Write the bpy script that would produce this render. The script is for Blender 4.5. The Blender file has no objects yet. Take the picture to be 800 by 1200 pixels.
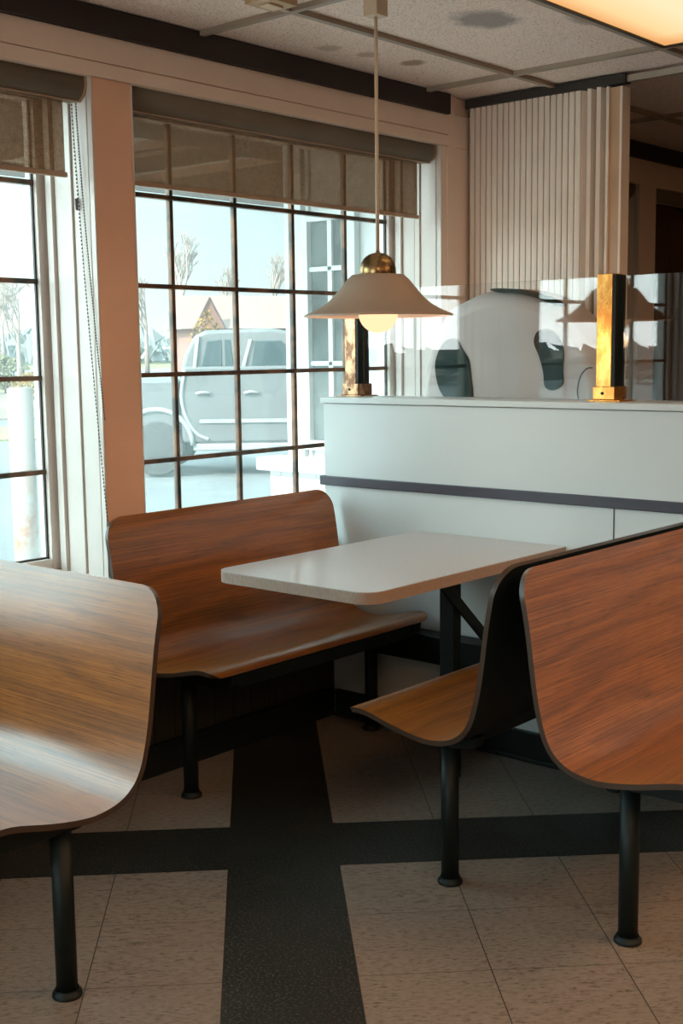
import bpy, bmesh, math, random
from mathutils import Vector, Matrix
PI = math.pi
scn = bpy.context.scene
COL = scn.collection

# ------------------------------------------------------------------ helpers
def link(o):
    COL.objects.link(o); return o

class MB:
    """collects shapes into one mesh"""
    def __init__(s): s.bm = bmesh.new(); s.mi = 0
    def _set(s, fs):
        for f in fs: f.material_index = s.mi
    def box(s, lo, hi):
        x0,y0,z0 = lo; x1,y1,z1 = hi
        v = [s.bm.verts.new(p) for p in ((x0,y0,z0),(x1,y0,z0),(x1,y1,z0),(x0,y1,z0),(x0,y0,z1),(x1,y0,z1),(x1,y1,z1),(x0,y1,z1))]
        fs = [s.bm.faces.new([v[i] for i in q]) for q in ((3,2,1,0),(4,5,6,7),(0,1,5,4),(1,2,6,5),(2,3,7,6),(3,0,4,7))]
        s._set(fs); return s
    def bar(s, p, q, w, h, up=(0,0,1)):
        """rectangular bar from p to q, w wide and h high"""
        p = Vector(p); q = Vector(q); d = (q-p).normalized(); up = Vector(up)
        a = d.cross(up)
        if a.length < 1e-5: a = d.cross(Vector((1,0,0)))
        a.normalize(); b = a.cross(d).normalized()
        vs = []
        for c in (p, q):
            for i, j in ((-1,-1),(1,-1),(1,1),(-1,1)):
                vs.append(s.bm.verts.new(c + a*(i*w/2) + b*(j*h/2)))
        fs = [s.bm.faces.new([vs[i] for i in k]) for k in ((0,1,2,3),(7,6,5,4),(0,4,5,1),(1,5,6,2),(2,6,7,3),(3,7,4,0))]
        s._set(fs); return s
    def tube(s, p, q, r0, r1=None, n=20, caps=True):
        p = Vector(p); q = Vector(q); r1 = r0 if r1 is None else r1
        d = (q-p).normalized(); a = d.orthogonal().normalized(); b = d.cross(a)
        A = [s.bm.verts.new(p + (a*math.cos(t)+b*math.sin(t))*r0) for t in [2*PI*i/n for i in range(n)]]
        B = [s.bm.verts.new(q + (a*math.cos(t)+b*math.sin(t))*r1) for t in [2*PI*i/n for i in range(n)]]
        fs = []
        for i in range(n):
            j = (i+1) % n; f = s.bm.faces.new((A[i],A[j],B[j],B[i])); f.smooth = True; fs.append(f)
        if caps:
            fs.append(s.bm.faces.new(A[::-1])); fs.append(s.bm.faces.new(B))
        s._set(fs); return s
    def lathe(s, prof, c=(0,0,0), n=48, smooth=True, closed=False):
        c = Vector(c); rings = []
        for r, z in prof:
            if r < 1e-5: rings.append([s.bm.verts.new(c+Vector((0,0,z)))])
            else: rings.append([s.bm.verts.new(c+Vector((r*math.cos(2*PI*i/n), r*math.sin(2*PI*i/n), z))) for i in range(n)])
        fs = []
        for A, B in zip(rings, rings[1:]):
            for i in range(n):
                j = (i+1) % n
                if len(A) == 1 and len(B) == 1: continue
                if len(A) == 1: f = s.bm.faces.new((A[0],B[j],B[i]))
                elif len(B) == 1: f = s.bm.faces.new((A[i],A[j],B[0]))
                else: f = s.bm.faces.new((A[i],A[j],B[j],B[i]))
                f.smooth = smooth; fs.append(f)
        s._set(fs); return s
    def prism(s, poly, lo, hi, axis='y'):
        def P(a, b, t):
            return {'y':(a,t,b), 'x':(t,a,b), 'z':(a,b,t)}[axis]
        A = [s.bm.verts.new(P(a,b,lo)) for a,b in poly]; B = [s.bm.verts.new(P(a,b,hi)) for a,b in poly]
        n = len(poly); fs = [s.bm.faces.new(A), s.bm.faces.new(B[::-1])]
        for i in range(n):
            j = (i+1) % n; fs.append(s.bm.faces.new((A[j],A[i],B[i],B[j])))
        s._set(fs); return s
    def path(s, pts, r, n=8):
        """one continuous tube along the points"""
        P = [Vector(p) for p in pts]; rings = []; a = None
        for i, p in enumerate(P):
            d = (P[min(i+1, len(P)-1)]-P[max(i-1, 0)]).normalized()
            a = d.orthogonal().normalized() if a is None else (a-d*a.dot(d)).normalized()
            b = d.cross(a)
            rings.append([s.bm.verts.new(p+(a*math.cos(2*PI*k/n)+b*math.sin(2*PI*k/n))*r) for k in range(n)])
        fs = []
        for A, B in zip(rings, rings[1:]):
            for k in range(n):
                f = s.bm.faces.new((A[k],A[(k+1)%n],B[(k+1)%n],B[k])); f.smooth = True; fs.append(f)
        fs.append(s.bm.faces.new(rings[0][::-1])); fs.append(s.bm.faces.new(rings[-1])); s._set(fs); return s
    def build(s, name, mats, parent=None, bevel=0, seg=2, smooth=False, weld=False, sub=0):
        if weld: bmesh.ops.remove_doubles(s.bm, verts=s.bm.verts, dist=1e-5)
        bmesh.ops.recalc_face_normals(s.bm, faces=s.bm.faces)
        me = bpy.data.meshes.new(name); s.bm.to_mesh(me); s.bm.free()
        for m in (mats if isinstance(mats, (list, tuple)) else [mats]): me.materials.append(m)
        if smooth:
            for p in me.polygons: p.use_smooth = True
        o = link(bpy.data.objects.new(name, me))
        if parent: o.parent = parent
        if bevel:
            b = o.modifiers.new('b', 'BEVEL'); b.width = bevel; b.segments = seg; b.limit_method = 'ANGLE'; b.harden_normals = True
        if sub:
            b = o.modifiers.new('s', 'SUBSURF'); b.levels = sub; b.render_levels = sub
        return o

def cr(P, n=5):
    o_ = []
    for i in range(len(P)-1):
        p0 = P[max(i-1,0)]; p1 = P[i]; p2_ = P[i+1]; p3 = P[min(i+2,len(P)-1)]
        for j in range(n):
            t = j/n; o_.append(tuple(.5*((2*b)+(-a+c)*t+(2*a-5*b+4*c-d)*t*t+(-a+3*b-3*c+d)*t**3) for a,b,c,d in zip(p0,p1,p2_,p3)))
    o_.append(P[-1]); return o_

def tag(o, label, cat, group=None):
    o['label'] = label; o['category'] = cat
    if group: o['group'] = group
    return o
def struct(o):
    o['kind'] = 'structure'; return o
def thing(name, label, cat, loc=(0,0,0), rz=0, group=None):
    o = link(bpy.data.objects.new(name, None)); o.location = loc; o.rotation_euler = (0,0,rz); o.empty_display_size = .1
    return tag(o, label, cat, group)
def copy_tree(o, parent=None):
    c = o.copy(); link(c)
    if parent: c.parent = parent
    for ch in list(o.children): copy_tree(ch, c)
    return c

# ------------------------------------------------------------------ materials
class NT:
    def __init__(s, name):
        s.m = bpy.data.materials.new(name); s.m.use_nodes = True; s.t = s.m.node_tree; s.t.nodes.clear()
        s.out = s.n('ShaderNodeOutputMaterial')
    def n(s, typ, **kw):
        nd = s.t.nodes.new(typ)
        for k, v in kw.items():
            if hasattr(nd, k): setattr(nd, k, v)
        return nd
    def set(s, sock, v):
        if isinstance(v, bpy.types.NodeSocket): s.t.links.new(v, sock)
        elif isinstance(v, (tuple, list)) and len(v) == 3 and sock.type == 'RGBA': sock.default_value = (*v, 1)
        else: sock.default_value = v
    def math(s, op, a, b=None, c=None):
        nd = s.n('ShaderNodeMath', operation=op); s.set(nd.inputs[0], a)
        if b is not None: s.set(nd.inputs[1], b)
        if c is not None: s.set(nd.inputs[2], c)
        return nd.outputs[0]
    def mix(s, f, a, b, mode='MIX'):
        nd = s.n('ShaderNodeMix', data_type='RGBA', blend_type=mode)
        s.set(nd.inputs[0], f); s.set(nd.inputs[6], a); s.set(nd.inputs[7], b); return nd.outputs[2]
    def ramp(s, f, stops):
        nd = s.n('ShaderNodeValToRGB'); e = nd.color_ramp.elements
        while len(e) < len(stops): e.new(.5)
        for i, (p, c) in enumerate(stops):
            e[i].position = p; e[i].color = (*c, 1) if len(c) == 3 else c
        s.set(nd.inputs[0], f); return nd.outputs[0]
    def coord(s, kind='Object'): return s.n('ShaderNodeTexCoord').outputs[kind]
    def mapping(s, v, scale=(1,1,1), rot=(0,0,0), loc=(0,0,0)):
        nd = s.n('ShaderNodeMapping'); s.set(nd.inputs[0], v)
        nd.inputs['Scale'].default_value = scale; nd.inputs['Rotation'].default_value = rot; nd.inputs['Location'].default_value = loc
        return nd.outputs[0]
    def noise(s, v, scale, detail=3, rough=.5, dist=0):
        nd = s.n('ShaderNodeTexNoise'); s.set(nd.inputs['Vector'], v); nd.inputs['Scale'].default_value = scale
        nd.inputs['Detail'].default_value = detail; nd.inputs['Roughness'].default_value = rough; nd.inputs['Distortion'].default_value = dist
        return nd.outputs[0]
    def sep(s, v):
        nd = s.n('ShaderNodeSeparateXYZ'); s.set(nd.inputs[0], v); return nd.outputs
    def bsdf(s, col, rough=.5, metal=0, bump=None, bstr=.2, bdist=.002, coat=0, coat_rough=.1, spec=.5, emit=None, estr=0):
        b = s.n('ShaderNodeBsdfPrincipled')
        s.set(b.inputs['Base Color'], col); s.set(b.inputs['Roughness'], rough); b.inputs['Metallic'].default_value = metal
        b.inputs['Coat Weight'].default_value = coat; b.inputs['Coat Roughness'].default_value = coat_rough
        b.inputs['Specular IOR Level'].default_value = spec
        if coat >= .5: b.inputs['Coat IOR'].default_value = 1.75
        if emit: s.set(b.inputs['Emission Color'], emit); b.inputs['Emission Strength'].default_value = estr
        if bump is not None:
            bn = s.n('ShaderNodeBump'); bn.inputs['Strength'].default_value = bstr; bn.inputs['Distance'].default_value = bdist
            s.set(bn.inputs['Height'], bump); s.t.links.new(bn.outputs[0], b.inputs['Normal'])
        s.t.links.new(b.outputs[0], s.out.inputs[0]); return s.m

def plain(name, col, rough=.5, metal=0, var=.06, nscale=6, **kw):
    """a painted / plain surface with slight mottling"""
    t = NT(name); c = t.coord(); n = t.noise(c, nscale, 4)
    dark = tuple(x*(1-var*2) for x in col); lite = tuple(min(1, x*(1+var)) for x in col)
    return t.bsdf(t.ramp(n, [(.3, dark), (.7, lite)]), rough, metal, bump=t.noise(c, nscale*20, 2), bstr=.05, **kw)

def paint(name, col, rough=.45, grime=.25):
    t = NT(name); c = t.coord()
    n = t.noise(c, 3, 5, .6); sp = t.noise(c, 90, 2)
    base = t.ramp(n, [(.25, tuple(x*.88 for x in col)), (.65, col)])
    f = t.ramp(sp, [(.66, (0,0,0)), (.74, (grime,)*3)])
    return t.bsdf(t.mix(f, base, tuple(x*.45 for x in col)), rough, bump=t.noise(c, 140, 2), bstr=.08)

M = {}
M['paint'] = paint('cream_paint', (.84,.66,.55), .45, .12)
M['column'] = paint('column_tan', (.78,.46,.32), .55, .1)  # tan tone on one column face only, the others stay cream
M['liner'] = paint('white_liner', (.70,.63,.58), .4, .12)
M['beam'] = plain('dark_beam_paint', (.022,.012,.011), .5)
M['dark'] = plain('black_plinth', (.005,.008,.007), .45)
M['steel'] = plain('black_steel', (.004,.008,.007), .5, spec=.28)
M['backing'] = plain('black_backing', (.003,.007,.006), .55, spec=.3)
M['edge'] = plain('brown_edge', (.045,.026,.016), .35)
M['partition'] = plain('white_laminate', (.56,.60,.60), .32, var=.02, nscale=2)
M['stripe'] = plain('charcoal_strip', (.035,.030,.045), .4)
M['wallpaint'] = plain('room_wall_paint', (.21,.165,.11), .7)
M['cassette'] = plain('olive_cassette', (.16,.125,.085), .55)
M['bar'] = plain('tan_hem_bar', (.42,.28,.19), .5)
M['cap'] = plain('tan_end_cap', (.42,.27,.14), .4)
M['chain'] = plain('bead_chain', (.12,.09,.08), .4)
M['cream'] = plain('cream_vinyl', (.80,.67,.57), .5, var=.03)
M['rod'] = plain('cream_rod', (.62,.46,.32), .4)
M['shade'] = plain('taupe_shade_enamel', (.42,.31,.23), .38, var=.05)
M['shadein'] = plain('white_shade_inside', (.80,.66,.60), .5)
M['white'] = plain('white_form', (.50,.43,.40), .6, var=.03)
M['spot'] = plain('dark_green_patch', (.003,.020,.016), .7, spec=.12)
M['rubber'] = plain('black_rubber', (.01,.01,.01), .5)
M['alu'] = plain('aluminium', (.55,.50,.42), .35, .8)
M['track'] = plain('track_dark', (.03,.025,.02), .5)

def wood(name, hi=(.38,.130,.018), lo=(.135,.045,.007)):
    t = NT(name); uv = t.coord('UV')
    a = t.mapping(uv, (.7, 4.2, 1)); warp = t.noise(a, 1.5, 2, .45)
    x = t.sep(uv)
    # cathedral rings: bands across the profile, warped slowly along the length
    w = t.math('ADD', t.math('MULTIPLY', x[1], 12), t.math('MULTIPLY', warp, 5.0))
    ring = t.math('MULTIPLY_ADD', t.math('SINE', t.math('MULTIPLY', w, 6.28)), .5, .5)
    fine = t.noise(t.mapping(uv, (1.5, 250, 1)), 1.0, 3, .6)
    pore = t.noise(t.mapping(uv, (13, 520, 1)), 1.0, 2, .5)
    big = t.noise(t.mapping(uv, (.8, 5, 1)), 1.0, 2)
    v = t.math('ADD', t.math('MULTIPLY', ring, .13), t.math('ADD', t.math('MULTIPLY', fine, .75), t.math('MULTIPLY', big, .20)))
    c = t.ramp(v, [(.36, lo), (.54, tuple((a+b)/2 for a, b in zip(lo, hi))), (.70, hi)])
    c = t.mix(t.ramp(pore, [(.36, (.55,)*3), (.44, (0,0,0))]), c, tuple(q*.5 for q in lo))
    return t.bsdf(c, .34, bump=pore, bstr=.12, bdist=.0004, coat=.6, coat_rough=.24, spec=.35)
M['wood'] = wood('oak_laminate')

# panelling below the window
def panel_mat():
    t = NT('brown_wood_panelling'); c = t.coord(); x = t.sep(c)
    g = t.math('ABSOLUTE', t.math('SUBTRACT', t.math('FRACT', t.math('MULTIPLY', x[1], 11)), .5))
    groove = t.math('LESS_THAN', g, .035)
    n = t.noise(t.mapping(c, (4,40,2)), 2, 4)
    col = t.ramp(n, [(.3, (.022,.020,.010)), (.7, (.045,.038,.020))])
    return t.bsdf(t.mix(groove, col, (.01,.006,.004)), .5, bump=t.math('SUBTRACT', 1, groove), bstr=.5)
M['panel'] = panel_mat()

S2 = math.sqrt(.5)
TILE = .3048; U0 = -.1015; V0 = 3.2265
def floor_mat():
    t = NT('vinyl_tile_floor'); c = t.coord()
    x = t.sep(c)
    u = t.math('DIVIDE', t.math('SUBTRACT', t.math('MULTIPLY', t.math('ADD', x[0], x[1]), S2), U0), TILE)
    v = t.math('DIVIDE', t.math('SUBTRACT', t.math('MULTIPLY', t.math('SUBTRACT', x[1], x[0]), S2), V0), TILE)
    fu, fv = t.math('FLOOR', u), t.math('FLOOR', v)
    # dark bands: one tile wide, repeating every nine tiles
    def band(f):
        m = t.math('FLOORED_MODULO', f, 9.0); return t.math('LESS_THAN', m, .5)
    dark = t.math('MAXIMUM', band(fu), band(fv))
    def joint(q, w):
        return t.math('LESS_THAN', t.math('SUBTRACT', .5, t.math('ABSOLUTE', t.math('SUBTRACT', t.math('FRACT', q), .5))), w)
    j = t.math('MAXIMUM', joint(u, .0045), joint(v, .0030))
    # per tile random + streak direction
    cid = t.n('ShaderNodeCombineXYZ'); t.set(cid.inputs[0], fu); t.set(cid.inputs[1], fv)
    wn = t.n('ShaderNodeTexWhiteNoise'); t.set(wn.inputs['Vector'], cid.outputs[0])
    off = t.n('ShaderNodeVectorMath', operation='MULTIPLY_ADD'); t.set(off.inputs[0], wn.outputs['Color']); off.inputs[1].default_value = (9,9,9); t.set(off.inputs[2], c)
    uvc = t.n('ShaderNodeCombineXYZ'); t.set(uvc.inputs[0], u); t.set(uvc.inputs[1], v); t.set(uvc.inputs[2], t.math('MULTIPLY', wn.outputs['Value'], 30))
    st = t.noise(t.mapping(uvc.outputs[0], (15, 42, 1)), 1.0, 3, .65)
    st2 = t.noise(t.mapping(uvc.outputs[0], (3, 7, 1)), 1.0, 3, .6)
    light = t.ramp(st, [(.32, (.07,.045,.03)), (.43, (.20,.155,.12)), (.60, (.265,.21,.168))])
    light = t.mix(t.ramp(st2, [(.35, (.35,)*3), (.6, (0,0,0))]), light, (.22,.17,.135))
    light = t.mix(t.math('MULTIPLY', wn.outputs['Value'], .18), light, (.21,.175,.145))
    sp = t.noise(c, 150, 3, .75)
    drk = t.ramp(sp, [(.38, (.005,.007,.005)), (.54, (.015,.015,.012)), (.66, (.13,.105,.080))])
    col = t.mix(dark, light, drk)
    col = t.mix(j, col, (.03,.022,.016))
    scuff = t.noise(c, 2.2, 5, .65)
    col = t.mix(t.ramp(scuff, [(.55, (0,0,0)), (.75, (.22,)*3)]), col, (.14,.11,.08))
    rough = t.math('MULTIPLY_ADD', t.noise(c, 5, 4, .6), .25, .26)
    return t.bsdf(col, rough, spec=.30, bump=t.math('MULTIPLY_ADD', t.noise(c, 9, 3), .6, t.math('MULTIPLY', j, -.6)), bstr=.12, bdist=.002)
M['floor'] = floor_mat()

def ceil_mat():
    t = NT('acoustic_ceiling_tile'); c = t.coord()
    pits = t.noise(c, 150, 4, .75); big = t.noise(c, 1.3, 3)
    col = t.ramp(pits, [(.36, (.34,.24,.20)), (.46, (.84,.68,.60)), (.7, (.94,.78,.69))])
    col = t.mix(t.math('MULTIPLY', big, .25), col, (.80,.64,.56))
    wob = t.noise(c, 14, 3, .6)
    x = t.sep(c)
    def stain(cx, cy, rx, ry, colr, amt):
        nonlocal col
        dx = t.math('DIVIDE', t.math('SUBTRACT', x[0], cx), rx); dy = t.math('DIVIDE', t.math('SUBTRACT', x[1], cy), ry)
        d = t.math('SQRT', t.math('ADD', t.math('MULTIPLY', dx, dx), t.math('MULTIPLY', dy, dy)))
        d = t.math('ADD', d, t.math('MULTIPLY', t.math('SUBTRACT', wob, .5), .7))
        col = t.mix(t.ramp(d, [(.55, (amt,)*3), (1.0, (0,0,0))]), col, colr)
    stain(-2.33,3.40,.11,.15,(.20,.17,.16),.75)
    stain(-2.10,3.62,.05,.10,(.22,.19,.17),.6)
    stain(-2.86,3.71,.06,.05,(.28,.15,.08),.8)
    stain(-2.90,3.50,.05,.05,(.33,.21,.14),.6)
    stain(-2.93,3.33,.05,.05,(.33,.21,.14),.5)
    stain(-2.36,2.90,.07,.05,(.26,.15,.09),.7)
    return t.bsdf(col, .9, bump=pits, bstr=.5, bdist=.004)
M['ceiling'] = ceil_mat()

def brass_mat(name, base, spots, rough=.22):
    t = NT(name); c = t.coord(); n = t.noise(t.mapping(c, (1,1,.5)), 26, 5, .7)
    f = t.ramp(n, [(.44, (0,0,0)), (.56, (1,1,1))])
    return t.bsdf(t.mix(f, base, spots), t.math('MULTIPLY_ADD', n, .35, rough-.08), .92, bump=n, bstr=.1)
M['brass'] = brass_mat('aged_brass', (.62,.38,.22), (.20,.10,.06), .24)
M['brasslit'] = brass_mat('lit_brass', (.90,.48,.13), (.70,.30,.07), .20)  # lit copy of the brass, orange light put into its colour
M['brassdome'] = brass_mat('tarnished_brass_dome', (.42,.27,.12), (.20,.13,.06), .18)
M['muntin'] = (lambda t: t.bsdf(t.ramp(t.noise(t.coord(), 9, 3, .6), [(.40, (.045,.034,.026)), (.60, (.17,.085,.045))]), .4, .4))(NT('bronze_muntin'))

def glass_mat(name, haze, hcol=(.80,.93,.93), refl=1.0, tint=(.98,.99,.99)):
    t = NT(name)
    tr = t.n('ShaderNodeBsdfTransparent'); t.set(tr.inputs[0], tint)
    gl = t.n('ShaderNodeBsdfGlossy'); gl.inputs['Roughness'].default_value = 0.0
    ge = t.n('ShaderNodeNewGeometry'); dp = t.n('ShaderNodeVectorMath', operation='DOT_PRODUCT')
    t.t.links.new(ge.outputs['Normal'], dp.inputs[0]); t.t.links.new(ge.outputs['Incoming'], dp.inputs[1])
    fres = t.math('MULTIPLY_ADD', t.math('POWER', t.math('SUBTRACT', 1.0, t.math('ABSOLUTE', dp.outputs['Value'])), 5.0), .96, .04)
    m1 = t.n('ShaderNodeMixShader'); t.set(m1.inputs[0], t.math('MINIMUM', t.math('MULTIPLY', fres, refl), 1.0)); t.t.links.new(tr.outputs[0], m1.inputs[1]); t.t.links.new(gl.outputs[0], m1.inputs[2])
    last = m1
    if haze > 0:  # translucent veil on the pane stands in for outdoor haze
        tl = t.n('ShaderNodeBsdfTranslucent'); t.set(tl.inputs[0], hcol)
        m2 = t.n('ShaderNodeMixShader'); n = t.noise(t.coord(), 3, 4, .6)
        t.set(m2.inputs[0], t.math('MULTIPLY', n, haze*2)); t.t.links.new(m1.outputs[0], m2.inputs[1]); t.t.links.new(tl.outputs[0], m2.inputs[2]); last = m2
    t.t.links.new(last.outputs[0], t.out.inputs[0]); return t.m
M['pane'] = glass_mat('hazy_window_glass', .055)
M['divider'] = glass_mat('clear_divider_glass', 0, refl=1.5)

def blind_mat():
    t = NT('mesh_blind_fabric'); c = t.coord(); x = t.sep(c)
    w = t.noise(t.mapping(c, (90, 1100, 60)), 1, 1); w2 = t.noise(t.mapping(c, (90,60,1100)), 1, 1)
    v = t.math('MULTIPLY', t.math('ADD', w, w2), .5)
    b = t.n('ShaderNodeBsdfDiffuse'); t.set(b.inputs[0], t.ramp(v, [(.38,(.10,.058,.032)), (.62,(.25,.155,.092))]))
    tr = t.n('ShaderNodeBsdfTransparent'); t.set(tr.inputs[0], (1.0,.86,.74))
    tl = t.n('ShaderNodeBsdfTranslucent'); t.set(tl.inputs[0], (.20,.11,.065))
    m = t.n('ShaderNodeMixShader'); m.inputs[0].default_value = .35; t.t.links.new(b.outputs[0], m.inputs[1]); t.t.links.new(tl.outputs[0], m.inputs[2])
    m2 = t.n('ShaderNodeMixShader'); t.set(m2.inputs[0], t.ramp(v, [(.40,(.25,)*3), (.60,(.41,)*3)])); t.t.links.new(m.outputs[0], m2.inputs[1]); t.t.links.new(tr.outputs[0], m2.inputs[2])
    t.t.links.new(m2.outputs[0], t.out.inputs[0]); return t.m
M['blind'] = blind_mat()

def emit(name, col, s):
    t = NT(name); e = t.n('ShaderNodeEmission'); t.set(e.inputs[0], col); e.inputs[1].default_value = s
    t.t.links.new(e.outputs[0], t.out.inputs[0]); return t.m
def diffuser():
    t = NT('warm_diffuser'); x = t.sep(t.coord()); d = t.math('ABSOLUTE', x[0]); dy = t.math('SUBTRACT', .60, t.math('ABSOLUTE', x[1]))
    e = t.n('ShaderNodeEmission'); t.set(e.inputs[0], t.mix(t.ramp(dy, [(0,(1,)*3),(.16,(0,)*3)]), t.ramp(d, [(.05, (1.0,.78,.48)), (.20, (1.0,.66,.32)), (.29, (.78,.36,.12))]), (.78,.36,.12))); e.inputs[1].default_value = 1.0
    t.t.links.new(e.outputs[0], t.out.inputs[0]); return t.m
M['lamp_panel'] = diffuser()
M['panel_bright'] = emit('warm_fill_diffuser', (1.0,.60,.33), 17.0)
M['bulb'] = emit('warm_bulb', (1.0,.62,.34), 1.35)

def table_mat():
    t = NT('speckled_table_laminate'); c = t.coord()
    n = t.noise(t.mapping(c, (160,240,160)), 1, 3, .7); b = t.noise(c, 3, 3)
    col = t.ramp(n, [(.3, (.34,.30,.285)), (.55, (.45,.41,.395)), (.75, (.52,.475,.455))])
    return t.bsdf(col, .28, bump=n, bstr=.02, coat=.2)
M['table'] = table_mat()
M['tedge'] = (lambda t: t.bsdf(t.ramp(t.noise(t.mapping(t.coord(), (90,90,20)), 4, 3), [(.3,(.27,.185,.14)),(.7,(.36,.265,.21))]), .4))(NT('table_edge_band'))
M['asphalt'] = plain('pale_asphalt', (0.124, 0.136, 0.136), .9, var=.08, nscale=2)
M['grass'] = plain('dry_yellow_grass', (0.174, 0.161, 0.056), .9, var=.15, nscale=.6)
M['field'] = plain('dry_brown_field', (0.149, 0.118, 0.081), .9, var=.15, nscale=.4)
M['road'] = plain('pale_road', (0.186, 0.198, 0.198), .9, nscale=.4)
M['bark'] = plain('bark', (0.168, 0.118, 0.099), .9)
M['twig'] = plain('twig_bark', (0.283, 0.224, 0.188), .9)
M['leafo'] = plain('ochre_leaves', (0.268, 0.149, 0.023), .9, var=.25, nscale=3)
M['leafg'] = plain('olive_leaves', (0.137, 0.137, 0.065), .9, var=.25, nscale=3)
M['housewall'] = plain('pinkish_house_wall', (0.242, 0.113, 0.081), .9)
M['houseroof'] = plain('pale_house_roof', (.26,.18,.15), .9)
M['trimdark'] = plain('dark_roof_trim', (.10,.06,.06), .8)
M['bollard'] = (lambda t: t.bsdf((lambda c, z: t.mix(t.math('MULTIPLY', t.ramp(t.noise(c, 9, 5, .7), [(.40,(0,)*3),(.62,(1,)*3)]), t.ramp(z, [(.0,(1,)*3),(.45,(.75,)*3),(.75,(.08,)*3)])), (.27,.27,.26), (.24,.08,.02)))(t.coord(), t.sep(t.coord('Generated'))[2]), .6))(NT('white_rusty_bollard_paint'))
M['truck'] = plain('silver_blue_truck_paint', (0.105, 0.112, 0.112), .4, .0, var=.02)
M['truckglass'] = plain('truck_dark_glass', (.02,.04,.045), .15, var=.02)
M['truckwhite'] = plain('truck_pale_trim', (0.26, 0.279, 0.279), .4)
M['tyre'] = plain('tyre', (.04,.04,.04), .8)
M['extwhite'] = plain('exterior_white_paint', (0.512, 0.54, 0.54), .6, var=.03)
M['brickwhite'] = (lambda t: (lambda b: (b.inputs.__getitem__('Scale').__setattr__('default_value', 4.0), t.set(b.inputs['Vector'], t.mapping(t.coord(), (1,1,1), (PI/2,0,0))), t.set(b.inputs['Color1'], (.38,.38,.38)), t.set(b.inputs['Color2'], (.35,.35,.35)), t.set(b.inputs['Mortar'], (.24,.24,.24)), t.bsdf(b.outputs[0], .8))[-1])(t.n('ShaderNodeTexBrick')))(NT('white_painted_brick'))
M['extglass'] = (lambda t: t.bsdf(t.ramp(t.noise(t.coord(), 4, 4), [(.4,(.03,.04,.04)),(.6,(.08,.10,.10))]), .6, spec=.1))(NT('grey_window_glass'))
M['porch'] = plain('brown_porch_roof', (.10,.06,.04), .7)
M['navy'] = plain('teal_bench_vinyl', (.010,.045,.042), .4)

# ------------------------------------------------------------------ camera (from vanishing points)
F_PX, PITCH, ROLL, YAW = 1443.85, .12957884, -.01254241, .71708236
cp, sp_ = math.cos(PITCH), math.sin(PITCH)
Fv = Vector((0,cp,-sp_)); Uv = Vector((0,sp_,cp)); Rv = Vector((1,0,0))
Rv, Uv = math.cos(ROLL)*Rv + math.sin(ROLL)*Uv, -math.sin(ROLL)*Rv + math.cos(ROLL)*Uv
RZ = Matrix.Rotation(YAW, 3, 'Z'); Rv, Uv, Fv = RZ@Rv, RZ@Uv, RZ@Fv
cam = bpy.data.cameras.new('camera'); camo = link(bpy.data.objects.new('camera', cam))
m = Matrix((Rv, Uv, -Fv)).transposed().to_4x4(); m.translation = (0,0,1.40); camo.matrix_world = m
cam.sensor_fit = 'AUTO'; cam.sensor_width = 36; cam.lens = F_PX/1200*36; cam.clip_start = .05; cam.clip_end = 900
scn.camera = camo
CAMP = Vector((0,0,1.40))
def ray(px, py): return Rv*((px-400)/F_PX) - Uv*((py-600)/F_PX) + Fv

# ------------------------------------------------------------------ room shell
XW = -3.10        # inner face of the window wall
XG = -3.38        # glazing
CEIL = 2.43
X1, Y0, Y1 = 3.4, -3.6, 9.0
struct(MB().box((-3.62,Y0,-.12),(X1,Y1,0)).build('floor', M['floor']))
struct(MB().box((-3.62,Y0,CEIL+.012),(X1,Y1,CEIL+.10)).build('ceiling', M['ceiling']))
# grid bars of the suspended ceiling (real inverted tees)
g = MB()
k = -3
xs = [-2.68+.61*i for i in range(0, 10)]; ys = [2.87+1.22*i for i in range(-5, 5)]
for x in xs: g.box((x-.012,Y0+.01,CEIL-.004),(x+.012,Y1-.01,CEIL+.012))
for y in ys: g.box((XW,y-.012,CEIL-.0045),(X1-.01,y+.012,CEIL+.012))
struct(g.build('trim_1', plain('grid_bar', (.34,.27,.21), .5)))
struct(MB().box((X1,Y0,-.12),(X1+.12,Y1,CEIL+.1)).build('wall_right', M['wallpaint']))
struct(MB().box((-3.62,Y1,-.12),(X1,Y1+.12,CEIL+.1)).build('wall_back', M['wallpaint']))
# front wall behind the camera, with an unseen opening added to light the half wall
fw = MB(); fw.box((-3.62,Y0-.15,-.12),(X1,Y0,.95)); fw.box((-3.62,Y0-.15,2.3),(X1,Y0,CEIL+.1)); fw.box((-3.62,Y0-.15,.95),(-2.7,Y0,2.3)); fw.box((-.2,Y0-.15,.95),(X1,Y0,2.3))
struct(fw.build('wall_front', M['wallpaint']))

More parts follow.
